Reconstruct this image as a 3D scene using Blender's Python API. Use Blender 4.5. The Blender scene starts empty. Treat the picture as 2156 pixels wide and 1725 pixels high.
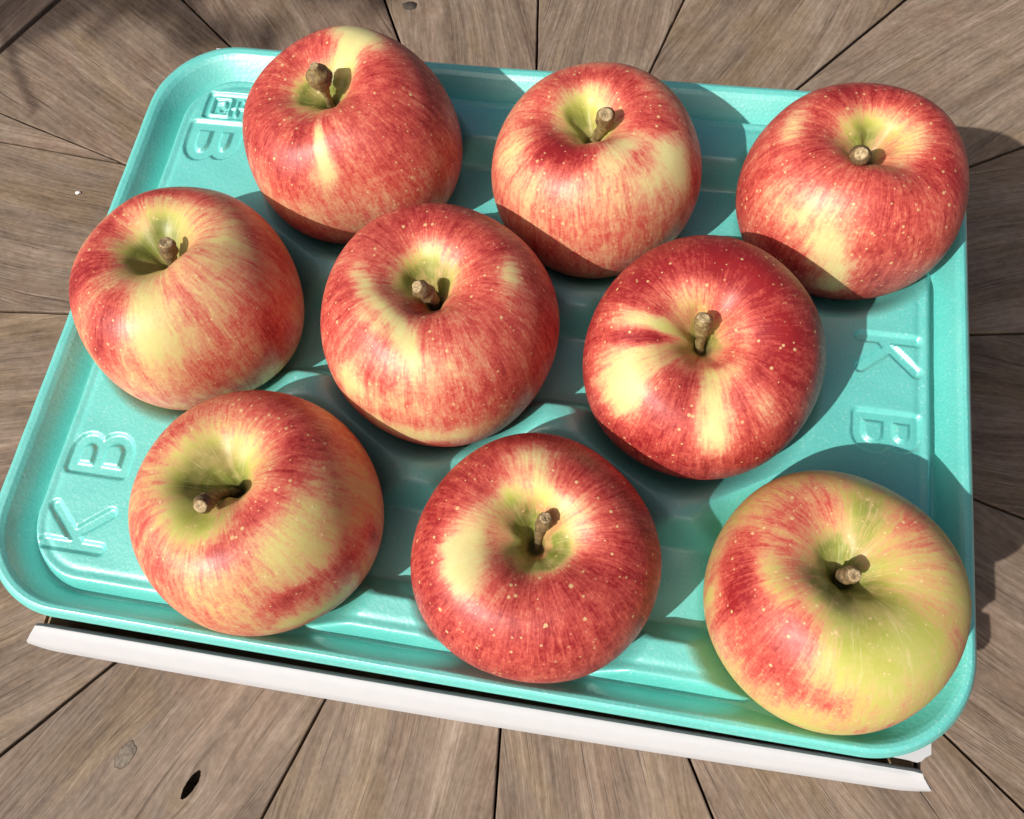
import bpy, bmesh, math, random
import numpy as np
from mathutils import Matrix, Vector

# ------------------------------------------------------------------ camera, world, sun, exposure
scene = bpy.context.scene
COL = scene.collection
cam = bpy.data.cameras.new("camera")
cam.sensor_fit = 'HORIZONTAL'; cam.sensor_width = 36.0
cam.lens = 36.0 * 1750.0 / 2156.0
cam.clip_start = 0.01; cam.clip_end = 200.0
camo = bpy.data.objects.new("camera", cam); COL.objects.link(camo)
camo.matrix_world = Matrix(((0.98394, -0.127886, 0.124528, 0.047482),
                            (0.162976, 0.928195, -0.334503, -0.125188),
                            (-0.072808, 0.349426, 0.934131, 0.273401),
                            (0, 0, 0, 1)))
scene.camera = camo

SUN_AZ, SUN_EL = math.radians(228.5), math.radians(44.5)
world = bpy.data.worlds.new("World"); scene.world = world; world.use_nodes = True
wn = world.node_tree
bg = wn.nodes["Background"]
sky = wn.nodes.new("ShaderNodeTexSky"); sky.sky_type = 'NISHITA'; sky.sun_disc = False
sky.sun_elevation = SUN_EL
sky.sun_rotation = math.atan2(math.cos(SUN_AZ), math.sin(SUN_AZ))
sky.dust_density = 6.0; sky.air_density = 0.6; sky.ozone_density = 0.2
wn.links.new(sky.outputs[0], bg.inputs[0]); bg.inputs[1].default_value = 0.082
sun = bpy.data.lights.new("sun", 'SUN'); sun.energy = 4.35; sun.angle = math.radians(0.55)
sun.color = (1.0, 0.962, 0.90)
suno = bpy.data.objects.new("sun", sun); COL.objects.link(suno)
sd = Vector((math.cos(SUN_AZ)*math.cos(SUN_EL), math.sin(SUN_AZ)*math.cos(SUN_EL), math.sin(SUN_EL)))
suno.rotation_euler = sd.to_track_quat('Z', 'Y').to_euler()
suno.location = sd * 3
vs = scene.view_settings
vs.view_transform = 'Standard'; vs.look = 'None'; vs.exposure = -0.10; vs.gamma = 1.0
vs.use_curve_mapping = False
try:
    scene.cycles.use_denoising = True
except Exception:
    pass

random.seed(4); RNG = np.random.default_rng(11)

# ------------------------------------------------------------------ helpers
def tag(o, label=None, cat=None, group=None, kind=None):
    if label: o["label"] = label
    if cat: o["category"] = cat
    if group: o["group"] = group
    if kind: o["kind"] = kind
    return o

def link(name, data, parent=None, mat=None):
    o = bpy.data.objects.new(name, data); COL.objects.link(o)
    if mat is not None and data is not None and not data.materials: data.materials.append(mat)
    if parent is not None: o.parent = parent
    return o

def empty(name, loc=(0, 0, 0)):
    o = bpy.data.objects.new(name, None); COL.objects.link(o)
    o.location = loc; o.empty_display_size = 0.02
    return o

def mesh_from(name, V, F, smooth=True):
    me = bpy.data.meshes.new(name)
    V = np.asarray(V, np.float32); 
    me.from_pydata(V.tolist(), [], F if isinstance(F, list) else F.tolist())
    if smooth:
        me.polygons.foreach_set("use_smooth", np.ones(len(me.polygons), bool))
    me.update()
    return me

def grid_faces(nr, nc, wrap=True):
    r = np.arange(nr - 1)[:, None]; c = np.arange(nc if wrap else nc - 1)[None, :]
    c2 = (c + 1) % nc
    return np.stack([r*nc + c, r*nc + c2, (r+1)*nc + c2, (r+1)*nc + c], -1).reshape(-1, 4)

def catmull(P, n):
    P = np.asarray(P, float); P = np.vstack([2*P[0]-P[1], P, 2*P[-1]-P[-2]])
    m = len(P) - 3; out = []
    for u in np.linspace(0, m, n):
        i = min(int(u), m - 1); t = u - i
        p0, p1, p2, p3 = P[i:i+4]
        out.append(.5*((2*p1) + (-p0+p2)*t + (2*p0-5*p1+4*p2-p3)*t*t + (-p0+3*p1-3*p2+p3)*t**3))
    return np.array(out)

def lin(r, g, b):
    f = lambda c: (c/255/12.92) if c <= 10 else ((c/255+.055)/1.055)**2.4
    return (f(r), f(g), f(b))

class NT:
    """small node-tree builder"""
    def __init__(s, name):
        s.m = bpy.data.materials.new(name); s.m.use_nodes = True
        s.t = s.m.node_tree; s.b = s.t.nodes["Principled BSDF"]
    def n(s, typ, **kw):
        nd = s.t.nodes.new(typ)
        for k, v in kw.items(): setattr(nd, k, v)
        return nd
    def put(s, sock, v):
        if hasattr(v, 'is_linked') or hasattr(v, 'links'): s.t.links.new(v, sock)
        else:
            if isinstance(v, tuple) and len(v) == 3 and sock.type == 'RGBA': v = v + (1,)
            sock.default_value = v
    def math(s, op, a, b=None, c=None, clamp=False):
        nd = s.n("ShaderNodeMath", operation=op, use_clamp=clamp)
        s.put(nd.inputs[0], a)
        if b is not None: s.put(nd.inputs[1], b)
        if c is not None: s.put(nd.inputs[2], c)
        return nd.outputs[0]
    def vmath(s, op, a, b=None):
        nd = s.n("ShaderNodeVectorMath", operation=op); s.put(nd.inputs[0], a)
        if b is not None: s.put(nd.inputs[1], b)
        return nd.outputs[0]
    def noise(s, vec, scale, detail=3, rough=.55, dist=0.0, out=0):
        nd = s.n("ShaderNodeTexNoise"); s.put(nd.inputs["Vector"], vec)
        nd.inputs["Scale"].default_value = scale; nd.inputs["Detail"].default_value = detail
        nd.inputs["Roughness"].default_value = rough; nd.inputs["Distortion"].default_value = dist
        return nd.outputs[out]
    def voro(s, vec, scale, feature='F1', out="Distance", rnd=1.0):
        nd = s.n("ShaderNodeTexVoronoi", feature=feature); s.put(nd.inputs["Vector"], vec)
        nd.inputs["Scale"].default_value = scale; nd.inputs["Randomness"].default_value = rnd
        return nd if out is None else nd.outputs[out]
    def step(s, v, a, b, lo=0.0, hi=1.0):
        nd = s.n("ShaderNodeMapRange", interpolation_type='SMOOTHSTEP')
        s.put(nd.inputs[0], v); nd.inputs[1].default_value = a; nd.inputs[2].default_value = b
        nd.inputs[3].default_value = lo; nd.inputs[4].default_value = hi
        return nd.outputs[0]
    def ramp(s, v, stops):
        nd = s.n("ShaderNodeValToRGB"); s.put(nd.inputs[0], v); e = nd.color_ramp.elements
        e[0].position, e[0].color = stops[0][0], stops[0][1] + (1,)
        e[1].position, e[1].color = stops[1][0], stops[1][1] + (1,)
        for p, c in stops[2:]:
            x = e.new(p); x.color = c + (1,)
        return nd.outputs[0]
    def mix(s, f, a, b, mode='MIX'):
        nd = s.n("ShaderNodeMix", data_type='RGBA', blend_type=mode)
        s.put(nd.inputs[0], f); s.put(nd.inputs[6], a); s.put(nd.inputs[7], b)
        return nd.outputs[2]
    def attr(s, name, out="Fac"):
        nd = s.n("ShaderNodeAttribute"); nd.attribute_name = name
        return nd.outputs[out]
    def bump(s, h, strength, dist, normal=None):
        nd = s.n("ShaderNodeBump"); s.put(nd.inputs["Height"], h)
        nd.inputs["Strength"].default_value = strength; nd.inputs["Distance"].default_value = dist
        if normal is not None: s.put(nd.inputs["Normal"], normal)
        return nd.outputs[0]
    def coord(s, out="Object"):
        return s.n("ShaderNodeTexCoord").outputs[out]
    def mapping(s, vec, scale=(1, 1, 1), loc=(0, 0, 0)):
        nd = s.n("ShaderNodeMapping"); s.put(nd.inputs[0], vec)
        nd.inputs["Scale"].default_value = scale; nd.inputs["Location"].default_value = loc
        return nd.outputs[0]
    def set(s, **kw):
        names = dict(color="Base Color", rough="Roughness", spec="Specular IOR Level", normal="Normal",
                     sss="Subsurface Weight", coat="Coat Weight", coat_rough="Coat Roughness", metal="Metallic",
                     sheen="Sheen Weight")
        for k, v in kw.items(): s.put(s.b.inputs[names[k]], v)
        return s.m

# ------------------------------------------------------------------ materials
def mat_wood(name, nknots=0):
    k = NT(name)
    oi = k.n("ShaderNodeObjectInfo"); rnd = oi.outputs["Random"]
    off = k.n("ShaderNodeCombineXYZ")
    k.put(off.inputs[0], k.math('MULTIPLY', rnd, 7.3)); k.put(off.inputs[1], k.math('MULTIPLY', rnd, 3.1))
    k.put(off.inputs[2], k.math('MULTIPLY', rnd, 11.7))
    p = k.vmath('ADD', k.coord(), off.outputs[0])
    # slow wander of the grain lines, stronger around figure
    wob = k.noise(k.mapping(p, (5, 11, 3)), 1.0, 2, .5, out=1)
    wv = k.vmath('SUBTRACT', wob, (.5, .5, .5))
    wv = k.vmath('MULTIPLY', wv, (0.02, 0.032, 0.0))
    q = k.vmath('ADD', p, wv)
    sep0 = k.n("ShaderNodeSeparateXYZ"); k.put(sep0.inputs[0], k.coord())
    for j in range(nknots):
        kc = k.n("ShaderNodeCombineXYZ"); kc.name = "knot_centre"
        dv = k.vmath('SUBTRACT', k.coord(), kc.outputs[0])
        sp = k.n("ShaderNodeSeparateXYZ"); k.put(sp.inputs[0], dv)
        ex = k.math('POWER', k.math('MULTIPLY', sp.outputs[0], 1/.020), 2.0); ey = k.math('POWER', k.math('MULTIPLY', sp.outputs[1], 1/.0085), 2.0)
        g = k.math('EXPONENT', k.math('MULTIPLY', k.math('ADD', ex, ey), -1.0))
        sh_ = k.n("ShaderNodeCombineXYZ"); k.put(sh_.inputs[1], k.math('MULTIPLY', k.math('MULTIPLY', sp.outputs[1], g), -.75))
        q = k.vmath('ADD', q, sh_.outputs[0])
    rings = k.noise(k.mapping(q, (2.2, 60, 9)), 1.0, 4, .6)
    fibre = k.noise(k.mapping(q, (15, 520, 60)), 1.0, 3, .65)
    fibre2 = k.noise(k.mapping(q, (45, 1300, 80)), 1.0, 2, .5)
    patch = k.noise(k.mapping(p, (14, 30, 5)), 1.0, 4, .6, .4)
    patch2 = k.noise(k.mapping(q, (45, 110, 5), (3, 1, 2)), 1.0, 4, .65, .6)
    speck = k.noise(k.mapping(q, (260, 520, 60), (3, 1, 2)), 1.0, 3, .65)
    pores = k.step(k.noise(k.mapping(q, (28, 760, 60), (1, 5, 0)), 1.0, 2, .5), .60, .76)
    cracks = k.step(k.noise(k.mapping(q, (9, 300, 20), (4, 2, 7)), 1.0, 2, .4), .70, .78)
    v = k.math('ADD', k.math('MULTIPLY', rings, .50), k.math('MULTIPLY', fibre, .44))
    v = k.math('ADD', v, k.math('MULTIPLY', patch2, .34))
    v = k.math('ADD', v, k.math('MULTIPLY', k.math('SUBTRACT', speck, .5), .30))
    v = k.math('ADD', v, k.math('MULTIPLY', k.math('SUBTRACT', rnd, .5), .08))
    v = k.math('SUBTRACT', v, .14)
    c = k.ramp(v, [(.26, (.078, .054, .039)), (.40, (.160, .115, .083)), (.51, (.218, .161, .118)),
                   (.61, (.285, .216, .162)), (.76, (.400, .325, .255))])
    tint = k.ramp(patch, [(.36, (1.0, .94, .91)), (.5, (1.0, 1.0, 1.0)), (.64, (1.0, .96, .84))])
    c = k.mix(1.0, c, tint, 'MULTIPLY')
    c = k.mix(k.math('MULTIPLY', pores, .50), c, (.080, .056, .042))
    c = k.mix(k.math('MULTIPLY', cracks, .5), c, (.06, .042, .032))
    c = k.mix(k.math('MULTIPLY', k.step(fibre2, .55, .75), .22), c, (.45, .40, .35))
    h = k.math('SUBTRACT', k.math('ADD', k.math('MULTIPLY', fibre, .5), k.math('MULTIPLY', fibre2, .3)), k.math('MULTIPLY', pores, .5))
    h = k.math('SUBTRACT', h, cracks)
    return k.set(color=c, rough=.62, spec=.28, normal=k.bump(h, .6, .0006))

def mat_foam():
    k = NT("pearly_turquoise_foam")
    k.b.inputs["IOR"].default_value = 2.2
    o = k.coord()
    cells = k.voro(o, 750)
    cells2 = k.noise(o, 1100, 2, .6)
    big = k.noise(o, 30, 3, .5)
    fine = k.noise(o, 1250, 2, .6)
    c = k.mix(k.step(big, .3, .7), (.120, .610, .548), (.145, .655, .590))
    c = k.mix(k.math('MULTIPLY', k.step(cells2, .45, .7), .22), c, (.22, .74, .67))
    glint = k.step(fine, .60, .70)
    c = k.mix(k.math('MULTIPLY', glint, .45), c, (.66, .94, .91))  # sparkle painted into the foam colour as pale specks
    h = k.math('ADD', k.math('MULTIPLY', cells, .5), k.math('MULTIPLY', fine, .6))
    return k.set(color=c, rough=k.math('SUBTRACT', .42, k.math('MULTIPLY', glint, .16)), spec=.5,
                 normal=k.bump(h, .22, .0005), coat=.35, coat_rough=.30)

def mat_plain(name, col, rough=.6, spec=.3, nscale=300, namp=.12, bump=.15, dist=.0003):
    k = NT(name); o = k.coord()
    n = k.noise(o, nscale, 4, .6)
    c = k.mix(k.step(n, .3, .7), tuple(x*(1-namp) for x in col), tuple(min(1, x*(1+namp)) for x in col))
    return k.set(color=c, rough=rough, spec=spec, normal=k.bump(n, bump, dist))

def mat_kraft():
    k = NT("brown_kraft_corrugated_board"); o = k.coord()
    n = k.noise(k.mapping(o, (40, 400, 40)), 1, 4, .6)
    c = k.ramp(n, [(.3, (.22, .15, .09)), (.7, (.42, .31, .20))])
    return k.set(color=c, rough=.85, spec=.15, normal=k.bump(n, .3, .0004))

def mat_apple():
    k = NT("striped_apple_skin")
    red = k.attr("red"); green = k.attr("green"); sv = k.attr("streak", "Vector")
    cav = k.attr("cavity"); o = k.coord()
    rnd = k.n("ShaderNodeObjectInfo").outputs["Random"]
    sh = k.n("ShaderNodeCombineXYZ"); k.put(sh.inputs[0], k.math('MULTIPLY', rnd, 31.0)); k.put(sh.inputs[2], k.math('MULTIPLY', rnd, 17.0))
    s = k.vmath('ADD', sv, sh.outputs[0])
    oo = k.vmath('ADD', o, sh.outputs[0])
    wob = k.vmath('MULTIPLY', k.vmath('SUBTRACT', k.noise(oo, 60, 3, .6, out=1), (.5, .5, .5)), (.22, .22, .10))
    sw = k.vmath('ADD', s, wob)
    st1 = k.noise(k.mapping(sw, (7, 7, 1.6)), 1, 4, .62)       # broad stripes
    st2 = k.noise(k.mapping(sw, (24, 24, 3.0)), 1, 3, .6)      # fine stripes
    st3 = k.noise(k.mapping(s, (75, 75, 6.0)), 1, 2, .6)       # hair-thin stripes
    mot = k.noise(oo, 230, 4, .65)
    mot2 = k.noise(oo, 1000, 3, .65)
    blot = k.noise(oo, 55, 3, .55)
    r = red
    r = k.math('ADD', r, k.math('MULTIPLY', k.math('SUBTRACT', st1, .5), .34))
    r = k.math('ADD', r, k.math('MULTIPLY', k.math('SUBTRACT', st2, .5), .44))
    edge = k.math('MULTIPLY', k.step(red, -.15, .15), k.step(red, .40, .78, 1.0, 0.0))
    st4 = k.noise(k.mapping(sw, (13, 13, 1.4), (4, 1, 2)), 1, 4, .65)
    r = k.math('ADD', r, k.math('MULTIPLY', k.math('SUBTRACT', st4, .5), k.math('MULTIPLY_ADD', edge, .75, .10)))
    r = k.math('ADD', r, k.math('MULTIPLY', k.math('SUBTRACT', st3, .5), .40))
    r = k.math('ADD', r, k.math('MULTIPLY', k.math('SUBTRACT', mot, .5), .42))
    r = k.math('ADD', r, k.math('MULTIPLY', k.math('SUBTRACT', mot2, .5), .46))
    r = k.math('ADD', r, k.math('MULTIPLY', k.math('SUBTRACT', blot, .5), .30))
    ground = k.ramp(green, [(.08, (.760, .690, .320)), (.42, (.630, .610, .150)), (.70, (.420, .430, .075)), (1.0, (.190, .220, .032))])
    ground = k.mix(k.math('MULTIPLY', k.step(mot, .42, .72), .30), ground, (.74, .55, .25))
    ground = k.mix(k.math('MULTIPLY', k.step(k.noise(oo, 38, 4, .65), .50, .72), .38), ground, (.72, .44, .20))
    ground = k.mix(k.math('MULTIPLY', k.step(blot, .45, .65), .35), ground, (.60, .58, .19))
    ground = k.mix(k.math('MULTIPLY', k.step(st2, .52, .72), .35), ground, (.80, .73, .38))
    cov = k.step(r, -.10, .80)
    blush = k.ramp(r, [(.22, (.750, .360, .190)), (.48, (.700, .225, .150)), (.74, (.600, .098, .072)),
                       (1.02, (.300, .015, .018))])  # darkest red also paints shade on sides turned from the sun
    c = k.mix(cov, ground, blush)
    # pale lenticels
    dots = None
    for sc_, lo_, hi_, gate, shift in ((290, .090, .180, .22, (0, 0, 0)), (170, .070, .120, .35, (3, 5, 1)), (420, .07, .15, .45, (7, 2, 4))):
        v = k.voro(k.vmath('ADD', oo, shift), sc_, out=None)
        rad = k.n("ShaderNodeSeparateColor"); k.put(rad.inputs[0], v.outputs["Color"])
        size = k.math('MULTIPLY_ADD', rad.outputs[0], hi_-lo_, lo_)
        d = k.math('SUBTRACT', v.outputs["Distance"], size)
        dd = k.math('MULTIPLY', k.step(d, -.06, .03, 1.0, 0.0), k.step(rad.outputs[1], gate, gate+.03))
        dots = dd if dots is None else k.math('MAXIMUM', dots, dd)
    dot = k.math('MULTIPLY', dots, k.math('SUBTRACT', 1.0, k.math('MULTIPLY', cav, .9)))
    c = k.mix(k.math('MULTIPLY', dot, .72), c, (.80, .60, .28))
    # dark olive russet round the stalk, with the hollow's shade painted in
    c = k.mix(k.step(cav, .60, 1.0, 0, .80), c, (.085, .080, .024))
    h = k.math('ADD', k.math('MULTIPLY', mot2, .5), k.math('MULTIPLY', dot, .6))
    h = k.math('ADD', h, k.math('MULTIPLY', k.noise(oo, 120, 2, .5), 1.2))
    return k.set(color=c, rough=k.math('MULTIPLY_ADD', mot, .16, .37), spec=.46, sss=.0,
                 normal=k.bump(h, .16, .0006))

def mat_stem(name, a, b, rough=.55):
    k = NT(name); o = k.coord()
    n = k.noise(k.mapping(o, (900, 900, 300)), 1, 4, .65); n2 = k.noise(o, 400, 3, .6)
    c = k.mix(k.step(n, .35, .65), a, b)
    c = k.mix(k.math('MULTIPLY', k.step(n2, .55, .7), .6), c, (.075, .050, .025))
    return k.set(color=c, rough=rough, spec=.4, normal=k.bump(n, .6, .0006))

M_WOOD = mat_wood("weathered_teak"); M_WOODK = mat_wood("weathered_teak_two_knots", 2); M_WOODT = mat_wood("weathered_teak_one_knot", 1)
M_FOAM = mat_foam()
M_CARD = mat_plain("white_carton_board", (.55, .55, .565), .55, .3, 160, .015, .12, .0004)
M_KRAFT = mat_kraft()
M_APPLE = mat_apple()
M_STEM = mat_stem("apple_stalk_bark", (.27, .175, .075), (.13, .095, .050))
M_STEMG = mat_stem("greenish_apple_stalk", (.30, .23, .09), (.17, .11, .045))
M_CUT = mat_stem("dry_stalk_end", (.56, .43, .24), (.27, .18, .09), .8)
M_KNOT = mat_plain("grey_wood_plug", (.20, .165, .130), .8, .2, 500, .3, .5, .0006)
M_HOLE = mat_plain("dark_knot_hole", (.055, .040, .030), .9, .1, 900, .5, .5, .0006)
M_RIM = mat_plain("dark_knot_rim", (.11, .083, .062), .9, .1, 700, .4, .5, .0006)
M_CRUMB = mat_plain("white_crumb", (.85, .85, .84), .7, .3, 900, .1)
APPLES = [
 dict(par=[-0.0661, 0.0695, 0.0401, -0.1595, -0.0076, 0.0341, 0.0011, -0.0001, 0.0388, -0.003, 0.036, -0.0153, 0.0057, -0.018, -0.0114, -0.0004], cd=0.13,
  base=0.82, stem=[[-1.36, 0.73, 18.27], [0.81, -0.25, 29.01], [2.31, -0.51, 39.92]], r=(1.7, 4.5),
  blobs=[('r',1.31,0.883,0.109,0.24,-0.79),('r',1.15,0.7,0.109,0.177,-0.7),('r',0.95,0.544,0.097,0.219,-0.7),('r',0.95,0.859,0.073,0.229,-0.4),('g',3.21,0.282,0.121,0.849,0.8),('r',3.01,0.282,0.121,0.909,-0.7),('r',1.21,0.298,0.121,0.546,-0.79),('g',1.18,0.266,0.121,0.546,0.5),('r',4.94,0.908,0.182,0.061,-0.88),('r',4.88,1.163,0.085,0.113,-0.44),('r',4.68,1.514,0.158,0.619,-0.26),('r',5.07,1.921,0.158,0.369,-0.26),('r',4.16,1.288,0.146,0.159,-0.18),('r',5.86,1.95,0.303,0.149,-0.18),('r',5.37,1.046,0.364,0.308,-0.07)]),
 dict(par=[0.0284, 0.0653, 0.0383, -0.115, 0.1112, 0.0393, 0.0003, -0.0005, -0.0062, 0.0087, 0.0068, -0.0106, 0.0055, 0.0009, 0.0022, -0.006], cd=0.03,
  base=0.62, stem=[[-0.61, 1.34, 13.82], [6.25, -2.99, 32.1]], r=(2.0, 3.0),
  blobs=[('r',4.19,0.64,0.084,0.57,0.4),('r',4.12,0.789,0.096,0.253,0.3),('r',1.47,0.659,0.108,0.955,0.3),('r',1.73,0.453,0.12,0.512,-0.53),('g',2.75,0.266,0.12,0.718,0.5),('r',2.52,0.235,0.12,0.718,-0.62),('r',0.49,0.251,0.096,0.599,-0.53),('r',6.12,0.836,0.132,0.293,0.3),('r',5.86,1.133,0.204,0.128,-0.75),('r',5.5,1.133,0.096,0.128,-0.35),('r',3.63,0.934,0.18,0.154,-0.31),('r',4.12,1.104,0.12,0.145,-0.18),('r',4.94,1.075,0.18,0.297,-0.13),('r',5.53,0.7,0.084,0.225,-0.44),('r',6.02,1.612,0.239,0.06,0.3),('r',5.17,0.812,0.096,0.142,-0.31),('r',4.71,0.722,0.144,0.191,0.25),('r',5.5,0.908,0.12,0.141,0.1)]),
 dict(par=[0.1195, 0.0665, 0.038, 0.0164, 0.0795, 0.0389, -0.0003, -0.0003, 0.0197, 0.0049, -0.0196, -0.0098, -0.014, 0.0035, -0.0063, 0.0002], cd=0.1,
  base=0.81, stem=[[0.39, 1.04, 15.9], [-6.69, -12.45, 34.45]], r=(1.9, 3.1),
  blobs=[('r',1.83,0.382,0.132,0.633,-0.48),('g',2.23,0.331,0.132,0.794,0.6),('r',0.03,0.488,0.079,0.696,-0.44),('r',0.23,0.601,0.079,0.346,-0.26),('r',2.95,0.908,0.079,0.273,-0.44),('r',4.16,1.104,0.159,0.257,-0.31),('r',4.03,1.256,0.159,0.147,-0.22),('r',4.42,1.417,0.172,0.117,-0.75),('r',4.61,1.644,0.119,0.093,-0.53),('r',4.61,1.891,0.093,0.147,-0.53),('r',3.6,1.644,0.198,0.12,-0.09),('r',5.92,0.961,0.331,0.147,0.15),('r',1.87,0.766,0.106,0.849,0.15),('r',3.67,1.224,0.159,0.119,-0.18)]),
 dict(par=[-0.11, -0.0056, 0.0394, -0.0798, 0.1784, 0.0307, 0.0001, -0.0009, -0.0049, -0.0061, 0.0239, 0.0098, 0.0097, -0.0064, 0.0024, -0.0117], cd=0.0,
  base=0.52, stem=[[0.1, 1.51, 13.09], [4.94, 0.32, 30.38]], r=(1.5, 2.6),
  blobs=[('r',3.7,0.883,0.315,0.211,0.5),('r',4.55,0.961,0.227,0.192,0.4),('r',2.95,0.744,0.126,0.361,0.25),('r',4.39,1.321,0.151,0.136,0.3),('r',5.01,1.018,0.289,0.181,-0.44),('r',4.94,1.224,0.101,0.099,-0.26),('r',5.53,1.075,0.189,0.234,-0.13),('g',3.27,0.282,0.113,0.944,0.9),('r',3.17,0.266,0.126,0.944,-0.44),('r',1.37,0.506,0.113,0.42,-0.26),('g',1.64,0.453,0.076,0.391,0.5),('r',0.16,0.859,0.126,0.258,-0.31),('r',5.96,1.546,0.315,0.153,0.25),('r',5.27,1.579,0.101,0.165,0.2),('r',1.73,0.812,0.063,0.746,0.35),('r',0.36,1.256,0.252,0.112,0.2),('r',5.47,0.934,0.126,0.072,0.25),('r',5.5,1.193,0.189,0.072,0.15),('r',4.91,1.8,0.101,0.378,0.1)]),
 dict(par=[-0.0168, -0.0058, 0.0411, 0.0146, 0.0887, 0.0414, 0.0003, -0.0003, -0.0065, -0.0184, 0.0115, 0.0067, -0.0035, 0.0105, 0.001, 0.0018], cd=0.0,
  base=0.77, stem=[[-0.03, 1.01, 13.04], [-3.17, -3.27, 30.24]], r=(1.8, 2.9),
  blobs=[('r',1.9,0.418,0.102,0.34,-0.48),('g',1.7,0.315,0.102,0.621,0.6),('g',3.21,0.365,0.079,0.451,0.5),('r',3.21,0.365,0.079,0.451,-0.44),('r',3.17,0.789,0.051,0.119,-0.35),('r',3.37,0.722,0.051,0.135,-0.44),('r',3.57,0.679,0.051,0.135,-0.44),('r',3.83,0.659,0.051,0.129,-0.44),('r',4.06,0.64,0.051,0.134,-0.44),('r',4.32,0.659,0.062,0.116,-0.53),('r',4.52,0.722,0.068,0.095,-0.53),('r',4.68,0.789,0.068,0.083,-0.53),('r',4.75,0.883,0.068,0.077,-0.44),('r',4.06,0.789,0.039,0.218,-0.35),('r',0.2,0.836,0.056,0.166,-0.57),('r',4.81,0.989,0.124,0.501,-0.25),('r',4.55,1.353,0.113,0.361,-0.31),('r',4.81,1.708,0.102,0.508,-0.57),('r',4.12,1.353,0.147,0.108,-0.53),('r',1.51,0.789,0.135,0.695,0.12),('r',0.85,0.298,0.09,0.339,-0.44)]),
 dict(par=[0.0729, -0.0061, 0.0396, -0.0833, -0.1365, 0.0546, 0.0009, 0.0006, -0.0168, 0.0048, 0.0014, -0.0083, 0.0015, 0.005, 0.002, 0.0022], cd=0.0,
  base=0.9, stem=[[-0.93, -0.32, 12.56], [-0.63, 4.52, 30.94]], r=(2.1, 2.5),
  blobs=[('r',3.7,0.859,0.233,0.238,-0.92),('r',3.93,0.989,0.116,0.141,-0.53),('r',3.04,0.7,0.198,0.097,-0.7),('r',2.98,0.506,0.07,0.175,-0.44),('r',3.34,0.621,0.151,0.081,0.55),('r',2.75,0.601,0.105,0.122,0.2),('r',1.93,0.117,0.14,1.163,-0.66),('g',3.6,0.348,0.105,0.698,0.5),('g',0.13,0.266,0.093,0.582,0.4),('r',2.03,0.506,0.116,0.427,-0.44),('r',4.94,0.766,0.209,0.149,-0.75),('r',4.91,1.018,0.14,0.099,-0.48),('r',5.33,0.544,0.081,0.246,-0.48),('r',5.5,0.908,0.151,0.112,-0.31),('r',0.13,0.525,0.07,0.553,-0.31),('r',1.41,0.836,0.14,0.854,0.2),('r',0.13,0.934,0.349,0.249,0.15),('r',2.65,0.7,0.058,0.243,-0.18)]),  # top and right blobs include painted shade away from the sun
 dict(par=[-0.0627, -0.0785, 0.0393, -0.1655, 0.137, 0.0369, 0.0006, -0.0007, 0.0058, -0.0135, 0.009, 0.0056, 0.0011, -0.0014, 0.0009, -0.0048], cd=0.05,
  base=0.56, stem=[[-1.4, 0.58, 14.93], [-1.33, -4.5, 24.68], [0.88, -11.66, 33.07]], r=(1.6, 2.6),
  blobs=[('g',2.95,0.348,0.115,0.789,0.8),('r',2.36,0.4,0.182,1.102,-0.57),('r',1.64,0.251,0.121,0.607,-0.44),('g',4.71,0.621,0.061,0.333,0.35),('r',4.48,0.601,0.121,0.476,-0.35),('r',1.08,0.859,0.182,0.574,0.2),('r',0.39,0.989,0.231,0.278,0.24),('r',0.03,0.812,0.085,0.35,0.18),('r',5.69,0.7,0.085,0.329,0.26),('r',5.83,1.163,0.206,0.283,-0.44),('r',0.16,1.417,0.304,0.152,-0.35),('r',5.63,1.481,0.073,0.187,0.26),('r',5.89,1.612,0.073,0.122,0.32),('r',6.19,1.77,0.121,0.055,0.4),('r',5.37,1.449,0.097,0.151,0.25),('r',5.53,1.921,0.061,0.197,-0.62),('r',5.3,1.8,0.061,0.183,-0.35),('r',2.59,0.789,0.121,0.257,0.3),('r',5.14,0.859,0.085,0.172,0.3),('r',4.88,1.104,0.146,0.177,-0.18),('r',3.83,0.859,0.243,0.115,0.15),('r',4.35,1.018,0.097,0.063,0.2),('r',1.77,0.506,0.121,0.162,0.2)]),
 dict(par=[0.0281, -0.08, 0.0382, 0.0385, 0.0572, 0.0484, -0.0001, -0.0005, 0.0079, -0.0027, 0.0085, -0.0166, 0.0002, 0.0068, 0.0009, 0.0028], cd=0.0,
  base=0.87, stem=[[0.48, 0.62, 12.02], [2.22, 5.19, 29.35]], r=(1.4, 2.3),
  blobs=[('g',2.81,0.235,0.125,0.854,0.9),('r',2.72,0.161,0.137,0.968,-0.75),('g',6.12,0.365,0.08,0.456,0.7),('r',6.12,0.365,0.08,0.456,-0.53),('g',5.24,0.365,0.068,0.512,0.6),('r',5.14,0.331,0.068,0.456,-0.44),('r',1.77,0.789,0.102,0.241,-0.57),('r',1.6,0.582,0.08,0.172,-0.44),('r',2.26,0.563,0.068,0.196,-0.44),('g',2.26,0.506,0.08,0.304,0.4),('r',1.28,0.506,0.051,0.38,-0.62),('r',0.75,0.621,0.068,0.312,-0.22),('r',3.47,0.7,0.102,0.356,-0.79),('r',3.67,0.836,0.08,0.223,-0.66),('r',3.93,0.836,0.068,0.167,-0.31),('r',0.39,0.544,0.114,0.344,-0.26),('r',2.81,0.601,0.068,0.268,-0.22)]),
 dict(par=[0.1176, -0.0791, 0.0375, -0.0379, 0.2246, 0.0434, 0.0004, -0.0013, -0.014, -0.0051, 0.011, 0.0023, 0.0036, 0.0095, -0.0026, -0.0003], cd=0.03,
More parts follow.
